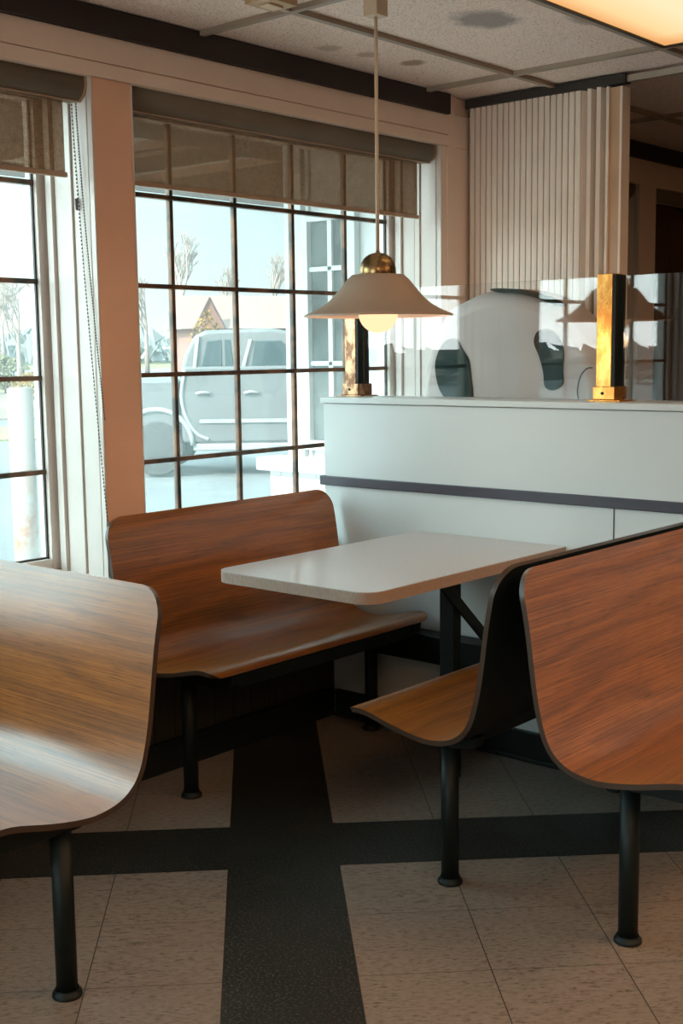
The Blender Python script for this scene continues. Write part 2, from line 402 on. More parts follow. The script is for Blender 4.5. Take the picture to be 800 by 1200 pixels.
# window wall: openings
WIN = [(2.58,4.21), (.79,2.43), (-1.00,.64), (-2.79,-1.15), (4.44,5.93), (6.10,7.70)]
ZS, ZT = .69, 2.235
wl = MB(); wl.box((-3.45,Y0,-.12),(XW,Y1,ZS-.02)); struct(wl.build('wall_left', M['panel']))
struct(MB().box((XW,Y0,0),(XW+.018,3.482,.106)).build('baseboard_left', M['dark'], bevel=.003))
cols = []
edges = sorted(WIN); prev = Y0
for a, b in edges: cols.append((prev, a)); prev = b
cols.append((prev, Y1))
for i, (a, b) in enumerate(cols):
    if b-a < .02: continue
    c = MB(); c.box((XW-.012,a,ZS),(XW,b,ZT)); o = struct(c.build('trim_%d' % (i+2), M['column'] if abs(a-2.43) < .01 else M['paint'], bevel=.003))
    c = MB()
    c.box((-3.45,a,ZS-.02),(XW-.012,b,ZT))
    struct(c.build('trim_%d' % (i+20), M['liner']))
    # jamb liner strips on both reveals (separate boards with shadow gaps)
    for yy, sgn in ((a, -1), (b, 1)):
        if yy in (Y0, Y1): continue
        j = MB()
        for x0, x1, t in ((-3.122,-3.10,.006), (-3.205,-3.128,.004), (-3.235,-3.21,.010), (-3.30,-3.24,.005), (-3.335,-3.305,.016)):
            y0, y1 = (yy, yy+sgn*t) if sgn > 0 else (yy-t, yy)
            j.box((x0,y0,ZS),(x1,y1,ZT))
        struct(j.build('trim_%d' % (i*2+40+(sgn > 0)), M['liner'], bevel=.0015))
# header, lip and dark beam
h = MB(); h.box((-3.45,Y0,ZT),(XW,4.25,2.37)); h.box((XW,Y0,ZT+.045),(XW+.006,4.245,2.36)); h.box((XW,Y0,ZT),(XW+.012,4.25,ZT+.042))
h.box((-3.45,4.25,ZT),(XW,Y1,2.37))
struct(h.build('trim_60', M['paint'], bevel=.004))
struct(MB().box((XW-.3,Y0,2.36),(XW+.022,4.245,CEIL+.01)).build('trim_61', M['beam'], bevel=.003))
struct(MB().box((XW-.3,4.52,2.36),(XW+.02,Y1,CEIL+.01)).build('trim_62', M['beam'], bevel=.003))
struct(MB().box((XW-.3,4.245,0),(XW+.004,4.30,CEIL+.01)).box((XW-.3,4.30,0),(XW-.012,4.42,CEIL+.01)).build('trim_63', M['paint'], bevel=.003))
# sill board
struct(MB().box((-3.45,Y0,ZS-.02),(XW+.012,4.244,ZS+.006)).build('trim_64', M['liner'], bevel=.003))
# exterior wall cladding skin so that the outside closes
def window(n, a, b, blind_label=None):
    w = link(bpy.data.objects.new('window_%d' % n, None)); struct(w); w.location = (XG,(a+b)/2,ZS)
    P = lambda p: (p[0]-XG, p[1]-(a+b)/2, p[2]-ZS)
    def part(mb, name, mat, **k):
        for v in mb.bm.verts: v.co = Vector(P(v.co))
        return mb.build(name, mat, w, **k)
    f = MB(); t = .038
    for y in (a, b-t): f.box((XG-.03,y,ZS+.006),(XG+.030,y+t,ZT))
    f.box((XG-.03,a+t,ZS+.006),(XG+.030,b-t,ZS+.006+t)); f.box((XG-.03,a+t,ZT-t),(XG+.030,b-t,ZT))
    part(f, 'window_frame', M['liner'], bevel=.003)
    # dark gasket line
    f = MB(); q = .006
    for y in (a+t, b-t-q): f.box((XG+.003,y,ZS+t+.006),(XG+.012,y+q,ZT-t))
    f.box((XG+.003,a+t,ZS+t+.006),(XG+.012,b-t,ZS+t+.012))
    part(f, 'gasket', M['track'])
    # bars
    zs = [1.021,1.326,1.635,1.944]
    cy = [a+.39+.31333*i for i in range(4)]
    f = MB()
    for y in cy:
        f.box((XG-.009,y-.008,ZS+.01),(XG+.012,y+.008,ZT-.03))
    for z in zs: f.box((XG-.009,a+.02,z-.008),(XG+.016,b-.02,z+.008))
    part(f, 'muntin_grid', M['muntin'], bevel=.002)
    part(MB().box((XG-.003,a+t*.5,ZS+.02),(XG+.003,b-t*.5,ZT-.02)), 'glass_pane', M['pane'])
    return w
for i, (a, b) in enumerate(WIN): window(i+1, a, b)

# ------------------------------------------------------------------ roller blinds
def blind(a, b, label, zb=1.950, chain=True, pulled=None):
    zb = zb if pulled is None else pulled
    t = thing('roller_blind', label, 'blind', (-3.165,(a+b)/2,2.17), 0, 'roller blinds on the window wall')
    L = b-a-.03; y0 = -L/2; y1 = L/2
    X = lambda x: x+3.165
    # rounded fascia
    prof = [(-3.21,2.170),(-3.150,2.165)]+[(-3.160+.044*math.sin(q)+.0, 2.2175-.050*math.cos(q)) for q in [PI*k/10 for k in range(1,10)]]+[(-3.150,2.268),(-3.21,2.268)]
    poly = [(X(x), z-2.17) for x, z in prof]
    def px(mb, lo, hi):
        A = [mb.bm.verts.new((x,lo,z)) for x,z in poly]; B = [mb.bm.verts.new((x,hi,z)) for x,z in poly]; n = len(poly)
        mb.bm.faces.new(A); mb.bm.faces.new(B[::-1])
        for i in range(n):
            f = mb.bm.faces.new((A[i],A[(i+1)%n],B[(i+1)%n],B[i])); f.smooth = 2 <= i < n-3
    m_ = MB(); px(m_, y0, y1); m_.build('cassette', M['cassette'], t)
    for lo, hi in ((y0-.010, y0), (y1, y1+.010)):
        m_ = MB(); px(m_, lo, hi); m_.build('end_cap', M['cap'], t)
    m_ = MB().box((X(-3.151),y0,-.0065),(X(-3.145),y1,-.003)); m_.build('cassette_lip', M['bar'], t)
    MB().box((X(-3.1835),y0+.035,zb-2.17),(X(-3.182),y1-.035,.01)).build('blind_fabric', M['blind'], t)
    MB().box((X(-3.19),y0+.03,zb-2.17-.010),(X(-3.174),y1-.03,zb-2.17+.006)).build('hem_bar', M['bar'], t, bevel=.004)
    if chain:
        c = MB(); yb = y1-.008
        for x, dx, ze in ((-3.189,.10,-1.28), (-3.168,.085,-.97)):
            pts = []
            n = 110
            for k in range(n):
                s_ = k/(n-1); pts.append((X(x)+dx*s_**1.3, yb+.012, -.005+ze*s_))
            for p in pts[:-1]:
                c.tube(p, (p[0],p[1],p[2]-.006), .0022, n=6)
            c.path([pts[0], pts[n//2], pts[-1]], .0006, 4)
        c.path([(X(-3.089),yb+.012,-1.285),(X(-3.080),yb+.012,-1.315),(X(-3.068),yb+.013,-1.30)], .0018, 6)
        c.tube((X(-3.184),yb+.012,-.29), (X(-3.182),yb+.012,-.325), .0055, .004, n=8)
        c.build('bead_chain', M['chain'], t)
    return t
blind(2.58,4.20,'roller blind with olive brown cassette over the gridded window beside the pendant lamp', chain=False)
blind(.79,2.43,'roller blind with bead chain over the window at the left edge')
blind(-1.00,.64,'unseen roller blind added on the third window behind the left edge')  # this blind and the next are unseen, added to cut glints in the divider
blind(-2.79,-1.15,'unseen roller blind added on the window furthest towards the room front')
blind(4.46,5.92,'closed roller blind on the window behind the accordion partition', chain=False, zb=1.5)
blind(6.10,7.70,'dark roller blind pulled right down on the far window seen through the opening', chain=False, pulled=.80)

# ------------------------------------------------------------------ half wall partition
PY = 3.50; PB = 3.70
pw = MB(); pw.box((-3.135,PY,0),(.9,PB,1.205)); o = pw.build('wall_partition', M['partition'], bevel=.002); struct(o)
struct(MB().box((-3.145,PY-.010,1.207),(.91,PB+.012,1.229)).build('trim_70', M['partition'], bevel=.003))
struct(MB().box((-3.150,PY-.013,.895),(.91,PY+.0,.930)).box((-3.150,PY,.895),(-3.135,PB,.930)).build('trim_71', M['stripe'], bevel=.003))
struct(MB().box((-3.08,PY-.018,0),(.9,PY,.103)).build('baseboard_back', M['dark'], bevel=.003))
struct(MB().box((-3.08,PY-.030,0),(.9,PY-.018,.014)).build('baseboard_back_toe', M['dark'], bevel=.003))
# vertical panel seam
struct(MB().box((-1.903,PY-.0016,.104),(-1.8995,PY+.001,.894)).build('trim_72', M['stripe']))

# glass divider: two panes between brass posts, one thing
gd = thing('glass_divider', 'clear glass screen held by brass posts on top of the white half wall', 'glass screen', (-1.985,3.615,1.229), math.radians(-1.6))
def gpane(x0, x1):
    MB().box((x0+1.985,-.004,.002),(x1+1.985,.004,.400)).build('glass_pane', M['divider'], gd)
gpane(-3.055,-2.0205); gpane(-1.9495,-.6355); gpane(-.5645,.8)
def post(x, bm_):
    w = .034; X = lambda mb: [setattr(v, 'co', v.co+Vector((x+1.985, 0, 0))) for v in mb.bm.verts] and mb
    # an open channel: brass outside, dark on the side that holds the glass
    t = X(MB().box((-w,-w,.006),(w-.012,w,.408))).build('post', bm_, gd, bevel=.003)
    X(MB().box((w-.0119,-w+.002,.006),(w,w-.002,.404))).build('side_channel', M['steel'], t, bevel=.002)
    X(MB().box((-w-.006,-w-.008,.005),(w+.006,w+.008,.048))).build('post_shoe', bm_, t, bevel=.003)
    X(MB().box((-w-.022,-w-.016,0),(w+.030,w+.016,.005))).build('base_plate', bm_, t, bevel=.002)
    X(MB().tube((-.004,-w-.0075,.026),(-.004,-w-.0115,.026),.005,n=14)).build('screw', M['steel'], t)
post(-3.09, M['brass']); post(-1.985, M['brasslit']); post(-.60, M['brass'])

# thing behind the screen: white rounded form with dark patches
def on_plane(px, py, yv):
    d = ray(px, py); s_ = yv/d.y; p = CAMP + d*s_; return p
def smooth_closed(pts, n=8):
    out = []; N = len(pts)
    for i in range(N):
        p0,p1,p2_,p3 = (Vector(pts[(i+k-1)%N]) for k in range(4))
        for j in range(n):
            t = j/n
            out.append(.5*((2*p1)+(-p0+p2_)*t+(2*p0-5*p1+4*p2_-p3)*t*t+(-p0+3*p1-3*p2_+p3)*t**3))
    return out
YC = 3.98
out_px = [(492,475),(493,440),(500,405),(518,365),(540,350),(560,342),(590,338),(612,340),(636,347),(656,359),(676,380),(692,410),(700,440),(702,475)]
pts = [(lambda p: (p.x, p.z))(on_plane(a, b, YC)) for a, b in out_px]
base = [(pts[-1][0]+.04,.75),(pts[-1][0]+.02,.30),(pts[0][0]-.02,.30),(pts[0][0]-.04,.75)]
cx = sum(p[0] for p in pts)/len(pts)
cow = thing('spotted_figure', 'large white rounded figure with dark green patches behind the glass screen', 'statue', (cx,YC+.12,0))
ol = smooth_closed([Vector((p[0],p[1])) for p in pts+base], 5)
ol = [(v.x-cx, v.y) for v in ol]
m_ = MB(); rings = []
cz = .95
for d, sc in ((.0,.90),(.012,.955),(.035,.985),(.07,1.0),(.17,1.0),(.205,.985),(.228,.955),(.24,.90)):
    rings.append([m_.bm.verts.new((x*sc, -.12+d, cz+(z-cz)*sc)) for x, z in ol])
n = len(ol)
for A, B in zip(rings, rings[1:]):
    for i in range(n): m_.bm.faces.new((A[i],A[(i+1)%n],B[(i+1)%n],B[i]))
m_.bm.faces.new(rings[0]); m_.bm.faces.new(rings[-1][::-1])
body = m_.build('body', M['white'], cow, smooth=False)
for p in body.data.polygons: p.use_smooth = len(p.vertices) == 4
for a_ in (-.16,.10): MB().box((a_,-.05,0),(a_+.06,.05,.36)).build('leg', M['white'], cow, bevel=.02)
spots = [[(531,396.5),(536,399),(542,410),(549,422),(551.5,441),(553,468),(540,474),(524,469),(514,455),(509.4,433),(511,419),(517,405),(524,398)],
 [(630,388),(645,387),(655,398),(660,412),(659,432),(659,450),(648,457.5),(638,453),(636,436),(631,417),(625,401)],
 [(574,339.5),(582,337.8),(604,338.8),(624,343),(644,351),(652,358),(643,355),(624,348),(600,343.5),(584,343)]]
for sp in spots:
    q = smooth_closed([Vector((lambda p: (p.x-cx, p.z))(on_plane(a, b, YC-.004))) for a, b in sp], 4)
    hi_ = .06 if sp is spots[2] else .004
    MB().prism([(v.x, v.y) for v in q], -.124, -.12+hi_, 'y').build('patch', M['spot'], cow)
# a low counter beyond the half wall on which nothing shows; black cable loop by the brass post
cb = MB(); pts = [on_plane(a, b, 3.66) for a, b in ((694,431),(690,431),(685,434),(680,441),(677,452),(676.5,462),(678,470))]
pts = [tuple(p) for p in pts]; cb.path(cr(pts + [(pts[-1][0],3.66,1.230)], 5), .0026, 8)
tag(cb.build('cable', M['rubber']), 'thin black cable looping beside the middle brass post', 'cable')

# booth shape added to fill a dark area in the room beyond
db = thing('added_booth', 'dark teal booth shape added in the room beyond the glass screen', 'booth', (-1.62,5.05,0), math.radians(0))
MB().box((-.62,-.05,.0),(.9,.05,1.15)).build('padded_back', M['navy'], db, bevel=.03, seg=4)
MB().box((-.62,.05,.38),(.9,.5,.47)).build('seat', M['navy'], db, bevel=.03, seg=3)
MB().box((-.60,.08,0),(.88,.46,.38)).build('base', M['dark'], db)

# ------------------------------------------------------------------ accordion partition
YA = 4.40
ac = thing('accordion_door', 'cream pleated accordion door hung from the ceiling track beyond the half wall', 'folding door', (-2.8,YA,0))
def fold_x():
    xs_ = []; x = -3.085
    while x < -2.545: xs_.append(x); x += .0225
    return xs_
xs_ = fold_x() + [-2.535,-2.50,-2.485,-2.455]
m_ = MB(); zt, zb = 2.402, .02
prof = []
x = -3.085
while x < -2.560:
    prof += [(x,-.012),(x+.010,-.0155),(x+.0240,-.014),(x+.0250,-.004),(x+.0268,-.004)]; x += .0280
x = prof[-1][0]
prof += [(x+.016,.03),(x+.032,-.022),(x+.046,-.018),(x+.052,.035),(x+.072,-.022),(x+.088,-.018),(x+.096,.04),(x+.118,-.022)]
xe = prof[-1][0]
fr = [m_.bm.verts.new((x+2.8, y, zb)) for x, y in prof]; ft = [m_.bm.verts.new((x+2.8, y, zt)) for x, y in prof]
bk = [m_.bm.verts.new((x+2.8, y+.005, zb)) for x, y in prof]; bt = [m_.bm.verts.new((x+2.8, y+.005, zt)) for x, y in prof]
for i in range(len(prof)-1):
    m_.bm.faces.new((fr[i],fr[i+1],ft[i+1],ft[i])); m_.bm.faces.new((bk[i+1],bk[i],bt[i],bt[i+1]))
    m_.bm.faces.new((ft[i],ft[i+1],bt[i+1],bt[i])); m_.bm.faces.new((fr[i+1],fr[i],bk[i],bk[i+1]))
m_.build('pleats', M['cream'], ac)
MB().box((xe+2.8,-.030,.01),(xe+2.8+.012,.05,2.395)).build('lead_strip', M['cream'], ac, bevel=.002)
MB().box((xe+2.812,-.020,.01),(xe+2.8+.055,.03,2.39)).build('lead_post', plain('tan_post', (.55,.34,.20), .5), ac, bevel=.002)
MB().box((xe+2.855,-.024,.01),(-2.37+2.8,.04,2.39)).build('jamb_post', M['cream'], ac, bevel=.002)
MB().box((-3.10+2.8,-.022,2.400),(-2.36+2.8,.022,CEIL+.005)).build('track', M['track'], ac, bevel=.001)
MB().box((-2.36+2.8,-.010,2.405),(4.2,.010,CEIL-.001)).build('track_rail', M['alu'], ac)

# ------------------------------------------------------------------ ceiling lights
def troffer(x, y, label, mat):
    t = thing('ceiling_light', label, 'ceiling light', (x,y,CEIL), 0, 'rectangular ceiling lights')
    w, l = .293, .598
    m_ = MB()
    m_.box((-w,-l,-.006),(-w+.014,l,.010)); m_.box((w-.014,-l,-.006),(w,l,.010)); m_.box((-w+.014,-l,-.006),(w-.014,-l+.014,.010)); m_.box((-w+.014,l-.014,-.006),(w-.014,l,.010))
    m_.build('frame', M['track'], t)
    MB().box((-w+.014,-l+.014,-.001),(w-.014,l-.014,.006)).build('diffuser', mat, t)
    return t
troffer(-2.07+.305, 2.87+.61, 'glowing warm ceiling light panel above the booth benches', M['lamp_panel'])
for i, (x, y) in enumerate(((.37,3.48),(1.59,3.48),(.37,.0),(1.59,1.04))):  # unseen panels, added and set bright to warm the column and benches
    troffer(x, y, ('unseen ceiling light panel added over the %s of the room' % ('right side beyond the booths','far right end beyond the booths','middle near the entrance','right wall side')[i]), M['panel_bright'])

# ------------------------------------------------------------------ pendant lamp
LX, LY = -2.397, 2.93
pl = thing('pendant_lamp', 'bell shaped taupe pendant lamp with brass dome above the booth table', 'lamp', (LX,LY,0))
zr = 1.504    # rim height
outer = [(.078,.124),(.094,.110),(.112,.088),(.134,.062),(.158,.040),(.184,.024),(.206,.013),(.2245,.005),(.2255,0)]
oc = cr(outer); 
m_ = MB(); m_.lathe([(0,.124)]+oc, (0,0,zr), 64); m_.mi = 1; m_.lathe([(r-.003,z-.0005) for r,z in oc[::-1]]+[(.06,.118),(0,.118)], (0,0,zr), 64); m_.lathe([(.2255,0),(.2225,-.0005)], (0,0,zr), 64)
m_.build('lamp_shade', [M['shade'], M['shadein']], pl)
dz = zr+.124
m_ = MB(); m_.lathe([(.054,0),(.055,.006),(.0545,.020),(.050,.036),(.041,.050),(.028,.060),(.012,.065),(0,.066)], (0,0,dz), 48); m_.build('brass_dome', M['brassdome'], pl)
MB().tube((0,0,dz+.062),(0,0,dz+.074),.008,.005,n=16).build('finial', M['brass'], pl)
MB().tube((0,0,dz+.07),(0,0,2.385),.0055,n=12).build('rod', M['rod'], pl)
m_ = MB(); m_.lathe([(0,-.060)]+[(.060*math.sin(q), -.060*math.cos(q)) for q in [PI*k/16 for k in range(1,16)]]+[(0,.060)], (0,0,zr+.010), 40); m_.build('globe_bulb', M['bulb'], pl)
MB().box((-.026,-.026,2.375),(.026,.026,CEIL)).build('canopy', M['rod'], pl, bevel=.002)
jb = thing('junction_box', 'small brass coloured fixture box on the ceiling at the top edge', 'ceiling fixture', (-2.60,2.70,CEIL))
MB().box((-.05,-.06,-.03),(.05,.06,0)).build('box_body', M['cap'], jb, bevel=.003)
MB().box((-.02,-.03,-.036),(.02,.03,-.0301)).build('cover', M['rod'], jb, bevel=.001)

# ------------------------------------------------------------------ booth benches
PROF = [(.252,.446),(.246,.456),(.232,.464),(.205,.468),(.165,.463),(.085,.443),(.01,.430),(-.04,.429),(-.09,.440),(-.125,.463),(-.147,.495),(-.162,.54),(-.175,.60),(-.184,.66),(-.195,.74),(-.208,.81),(-.220,.856),(-.231,.888)]
prof_s = cr(PROF, 5)
def make_bench(L, label, inset=.13, inset2=.04):
    """local frame: length along +X from 0 (free end) to L, front faces +Y; legs on y = 0"""
    root = thing('booth_bench', label, 'bench', (0,0,0), 0, 'moulded wood booth benches')
    P = prof_s; n = len(P); T = .0135
    S = [0]
    for a, b in zip(P, P[1:]): S.append(S[-1]+math.hypot(b[0]-a[0], b[1]-a[1]))
    tot = S[-1]
    nor = []
    for i in range(n):
        a = P[max(i-1,0)]; b = P[min(i+1,n-1)]; dx, dz_ = b[0]-a[0], b[1]-a[1]; l = math.hypot(dx, dz_)
        nor.append((dz_/l, -dx/l))   # points to sitter
    for i in range(n):
        if nor[i][1] < -.2 and False: pass
    RF, RB = .05, .075
    def ext(s_):
        e = 0
        if s_ < RF: d = RF-s_; e = RF-math.sqrt(max(RF*RF-d*d,0))
        if tot-s_ < RB: d = RB-(tot-s_); e = RB-math.sqrt(max(RB*RB-d*d,0))
        return e
    # resample rows near the ends for the rounded corners
    extra = sorted(set([RF*(1-math.cos(PI/2*k/8)) for k in range(9)]+[tot-RB*(1-math.cos(PI/2*k/10)) for k in range(11)]+S))
    rows = []
    for s_ in extra:
        if rows and s_-rows[-1][0] < 1e-4: continue
        i = max(k for k in range(n) if S[k] <= s_+1e-9); i = min(i, n-2); f = (s_-S[i])/(S[i+1]-S[i])
        u = P[i][0]*(1-f)+P[i+1][0]*f; z = P[i][1]*(1-f)+P[i+1][1]*f
        nu = nor[i][0]*(1-f)+nor[i+1][0]*f; nz = nor[i][1]*(1-f)+nor[i+1][1]*f; l = math.hypot(nu,nz)
        rows.append((s_,u,z,nu/l,nz/l,ext(s_)))
    sgn = 1 if rows[len(rows)//3][4] > 0 else -1
    bm = bmesh.new(); uvl = bm.loops.layers.uv.new('UVMap')
    NT_ = 12; top = []; bot = []
    for s_,u,z,nu,nz,e in rows:
        a, b = [], []
        for k in range(NT_+1):
            x_ = e + (L-2*e)*k/NT_
            a.append(bm.verts.new((x_,u,z))); b.append(bm.verts.new((x_,u-sgn*nu*T,z-sgn*nz*T)))
        top.append(a); bot.append(b)
    def face(vs, mi, uvs=None, sm=True):
        f = bm.faces.new(vs); f.material_index = mi; f.smooth = sm
        if uvs:
            for lp, q in zip(f.loops, uvs): lp[uvl].uv = q
    R_ = len(rows)
    for i in range(R_-1):
        for k in range(NT_):
            vs = (top[i][k],top[i][k+1],top[i+1][k+1],top[i+1][k])
            uvs = [(vs[0].co.x,rows[i][0]),(vs[1].co.x,rows[i][0]),(vs[2].co.x,rows[i+1][0]),(vs[3].co.x,rows[i+1][0])]
            face(vs, 0, uvs)
            face((bot[i][k],bot[i+1][k],bot[i+1][k+1],bot[i][k+1]), 1)
    loop_t = [top[0][k] for k in range(NT_+1)]+[r_[NT_] for r_ in top[1:]]+[top[-1][k] for k in range(NT_-1,-1,-1)]+[r_[0] for r_ in top[-2:0:-1]]
    loop_b = [bot[0][k] for k in range(NT_+1)]+[r_[NT_] for r_ in bot[1:]]+[bot[-1][k] for k in range(NT_-1,-1,-1)]+[r_[0] for r_ in bot[-2:0:-1]]
    ET = [bm.verts.new(v.co) for v in loop_t]; EB = [bm.verts.new(v.co) for v in loop_b]; N_ = len(ET)
    for i in range(N_):
        j = (i+1) % N_; face((ET[i],EB[i],EB[j],ET[j]), 2, None, True)
    bm.normal_update()
    for f in bm.faces:
        c_ = f.calc_center_median(); i = min(range(R_), key=lambda q: (rows[q][1]-c_.y)**2+(rows[q][2]-c_.z)**2)
        nn = Vector((0, sgn*rows[i][3], sgn*rows[i][4]))
        if f.material_index == 2:
            mid = Vector((L/2, rows[R_//3][1], .55)); w_ = c_-Vector((L/2, c_.y, c_.z))
            ref = w_ if abs(f.normal.x) > .3 else Vector((0, rows[0][1]-rows[R_//2][1], 0)) if c_.z < .5 else Vector((0,0,1))
        else: ref = nn if f.material_index == 0 else -nn
        if f.normal.dot(ref) < 0: f.normal_flip()
    me = bpy.data.meshes.new('seat_shell'); bm.to_mesh(me); bm.free()
    for q in ('wood','backing','edge'): me.materials.append(M[q])
    o_ = link(bpy.data.objects.new('seat_shell', me)); o_.parent = root
    ztop = .411
    for x_ in (inset, L-inset2):
        lg = MB().tube((x_,0,.012),(x_,0,ztop-.03),.0235,n=28).build('leg', M['steel'], root)
        MB().lathe([(.0,0),(.033,0),(.0335,.003),(.032,.009),(.0262,.012),(.0260,.018)], (x_,0,0), 28).build('foot', M['steel'], lg)
        # cross arm cradling the shell
        m_ = MB(); m_.prism([(-.10,ztop+.008),(-.09,ztop-.022),(-.03,ztop-.034),(.195,ztop-.030),(.215,ztop-.010),(.222,ztop+.036),(.19,ztop+.036),(.09,ztop+.016),(0,ztop+.002),(-.05,ztop+.001)], x_-.021, x_+.021, 'x')
        m_.build('cross_arm', M['steel'], root, bevel=.002)
    MB().box((inset+.0211,.168,ztop-.028),(L-inset2-.0211,.208,ztop+.030)).build('front_rail', M['steel'], root, bevel=.003)
    MB().box((inset+.0211,-.055,ztop-.032),(L-inset2-.0211,-.020,ztop-.002)).build('rear_rail', M['steel'], root, bevel=.003)
    return root
LB = 1.07
# bench against the window wall: length along +Y (away), front faces +X  -> mirrored frame needs care
def place(root, leg_x, leg_y, rz, flip=False):
    root.location = (leg_x, leg_y, 0); root.rotation_euler = (0,0,rz)
# local +X -> world direction; local +Y (front) = +X rotated by +90deg.
b3 = make_bench(LB, 'moulded wooden bench right of the table, its black back towards the camera')
# front -X, length +Y : local X -> +Y (rz=90), local Y -> -X
b3.rotation_euler = (0,0,PI/2); b3.location = (-1.84,2.40,0)
b1 = make_bench(1.03, 'moulded wooden bench at left edge with pale window glare on its back', inset=.095)
# front -Y, free end at +X: local X -> -X (rz=180), local Y -> -Y
b1.rotation_euler = (0,0,PI); b1.location = (-2.052,1.523,0)
def mirrored(L, label):
    """free end at x=L so that the bench can face the other way: legs swapped"""
    return make_bench(L, label, inset=.04, inset2=.13)
b2 = mirrored(LB, 'moulded wooden bench under the large window, facing the table')
# front +X, length: local X -> -Y (rz=-90), origin at far end
b2.rotation_euler = (0,0,-PI/2); b2.location = (-2.855,2.40+LB,0)
b4 = mirrored(LB, 'moulded wooden bench at right edge, back to back with the table bench')
b4.rotation_euler = (0,0,-PI/2); b4.location = (-1.32,2.40+LB,0)

# wall rail that carries the booth and table
MB().box((-3.06,3.412,.30),(-1.0,3.498,.398)).build('wall_rail', M['steel'], None, bevel=.003)
tag(bpy.data.objects['wall_rail'], 'black steel box rail fixed low along the white half wall', 'rail')

# ------------------------------------------------------------------ table
tb = thing('booth_table', 'speckled pale laminate booth table with rounded corners below the pendant lamp', 'table', (-2.378,3.0,0))
x0, x1, y0, y1, r = -2.683+2.378, -2.073+2.378, 2.487-3.0, 3.497-3.0, .060
poly = []
for cx_, cy_, a0 in ((x1-r,y0+r,-PI/2),(x1,y1,0),(x0,y1,PI/2),(x0+r,y0+r,PI)):
    if a0 in (0, PI/2): poly.append((cx_,cy_)); continue
    for k in range(11):
        t = a0+PI/2*k/10; poly.append((cx_+r*math.cos(t), cy_+r*math.sin(t)))
m_ = MB(); m_.prism(poly, .7215, .753, 'z')
for f in m_.bm.faces: f.material_index = 1
m_.bm.faces.ensure_lookup_table(); m_.build('edge_band', [M['tedge'], M['tedge']], tb)
MB().prism(poly, .7531, .7555, 'z').build('tabletop', M['table'], tb)
m_ = MB(); lx, ly = -2.325+2.378, 3.20-3.0
m_.bar((lx,ly,.012),(lx,ly,.715),.055,.045,(0,1,0)); m_.build('leg', M['steel'], tb, bevel=.003)
m_ = MB(); m_.bar((lx,y0+.22,.706),(lx,y1-.01,.706),.040,.028); m_.build('support_arm', M['steel'], tb, bevel=.002)
m_ = MB(); m_.bar((lx+.036,ly-.13,.700),(lx+.036,y1-.085,.39),.038,.010,(1,0,0)); m_.build('brace', M['steel'], tb, bevel=.002)
m_ = MB(); m_.bar((lx+.05,y1-.025,.398),(lx+.05,y1-.025,.715),.036,.036,(0,1,0)); m_.build('wall_post', M['steel'], tb, bevel=.002)
MB().lathe([(0,0),(.034,0),(.034,.008),(.026,.014)], (lx,ly,0), 24).build('foot', M['steel'], tb)

# ------------------------------------------------------------------ outdoors
GZ = -.28
gp = MB()
D = Vector((ray(100,412).x, ray(100,412).y, 0)).normalized(); Nn = Vector((-D.y, D.x, 0))
def strip(d0, d1, z, name, mat, w=500, dn=0):
    m_ = MB(); vs = [D*d0-Nn*w, D*d0+Nn*w, D*d1+Nn*w, D*d1-Nn*w]
    A = [m_.bm.verts.new((v.x,v.y,z)) for v in vs]; B = [m_.bm.verts.new((v.x,v.y,z-.04)) for v in vs]
    m_.bm.faces.new(A); m_.bm.faces.new(B[::-1])
    for i in range(4): m_.bm.faces.new((A[i],B[i],B[(i+1)%4],A[(i+1)%4]))
    return struct(m_.build(name, mat))
# parking lot lies outside the building only
m_ = MB(); m_.box((-400,-400,GZ-.10),(-3.45,400,GZ-.02)); struct(m_.build('ground_outside', M['asphalt']))
m_ = MB(); m_.box((-7.5,-60,GZ-.10),(-3.45,60,GZ-.002)); struct(m_.build('ground_bounce', plain('pale_bounce_slab', (.80,.79,.76), .8)))  # unseen pale slab added to bounce sunlight up to the ceiling
strip(25.5,30,GZ+.02,'ground_verge',M['grass']); strip(34,60,GZ+.02,'ground_field',M['field']); strip(85,140,GZ+.03,'ground_road',M['road']); strip(60,85,GZ+.025,'ground_meadow',M['grass'])
strip(140,420,GZ+.04,'ground_far_meadow',M['grass'])
def at(px, d, z=GZ):
    r_ = ray(px, 412); r_ = Vector((r_.x, r_.y, 0)); k_ = d/(Vector((Fv.x,Fv.y,0)).normalized().dot(r_))
    return Vector((r_.x*k_, r_.y*k_, z))
# guard rail
gr = thing('guard_rail', 'low grey guard rail along the road beyond the parking lot', 'guard rail', tuple(at(20,32)), 0)
ax = Nn
m_ = MB(); m_.bar(tuple(-ax*14+Vector((0,0,.42))), tuple(ax*14+Vector((0,0,.42))), .06, .22); m_.build('rail', M['alu'], gr)
for k in range(-4, 5):
    m_ = MB(); m_.bar(tuple(ax*3*k-D*-.06), tuple(ax*3*k+D*.06+Vector((0,0,.5))), .08, .08); m_.build('rail_post', M['bark'], gr)
# bollard
bp = at(21, 7.4)
bo = MB(); bo.tube((0,0,0),(0,0,1.475),.0755,n=36); bo.lathe([(.0755,1.475),(.074,1.485),(.06,1.490),(0,1.490)], (0,0,0), 36)
o = bo.build('bollard', M['bollard']); o.location = bp; tag(o, 'white painted steel bollard with rust outside the left window', 'bollard')

# pickup truck
TP = at(206, 17)
tr = thing('pickup_truck', 'silver blue extended cab pickup truck parked outside the big window', 'truck', tuple(TP), YAW)
W = 1.75
def side(poly, name, mat, y0=0, y1=W, bevel=.04, parent=tr, seg=3):
    return MB().prism(poly, y0, y1, 'y').build(name, mat, parent, bevel=bevel, seg=seg)
H = 2.0
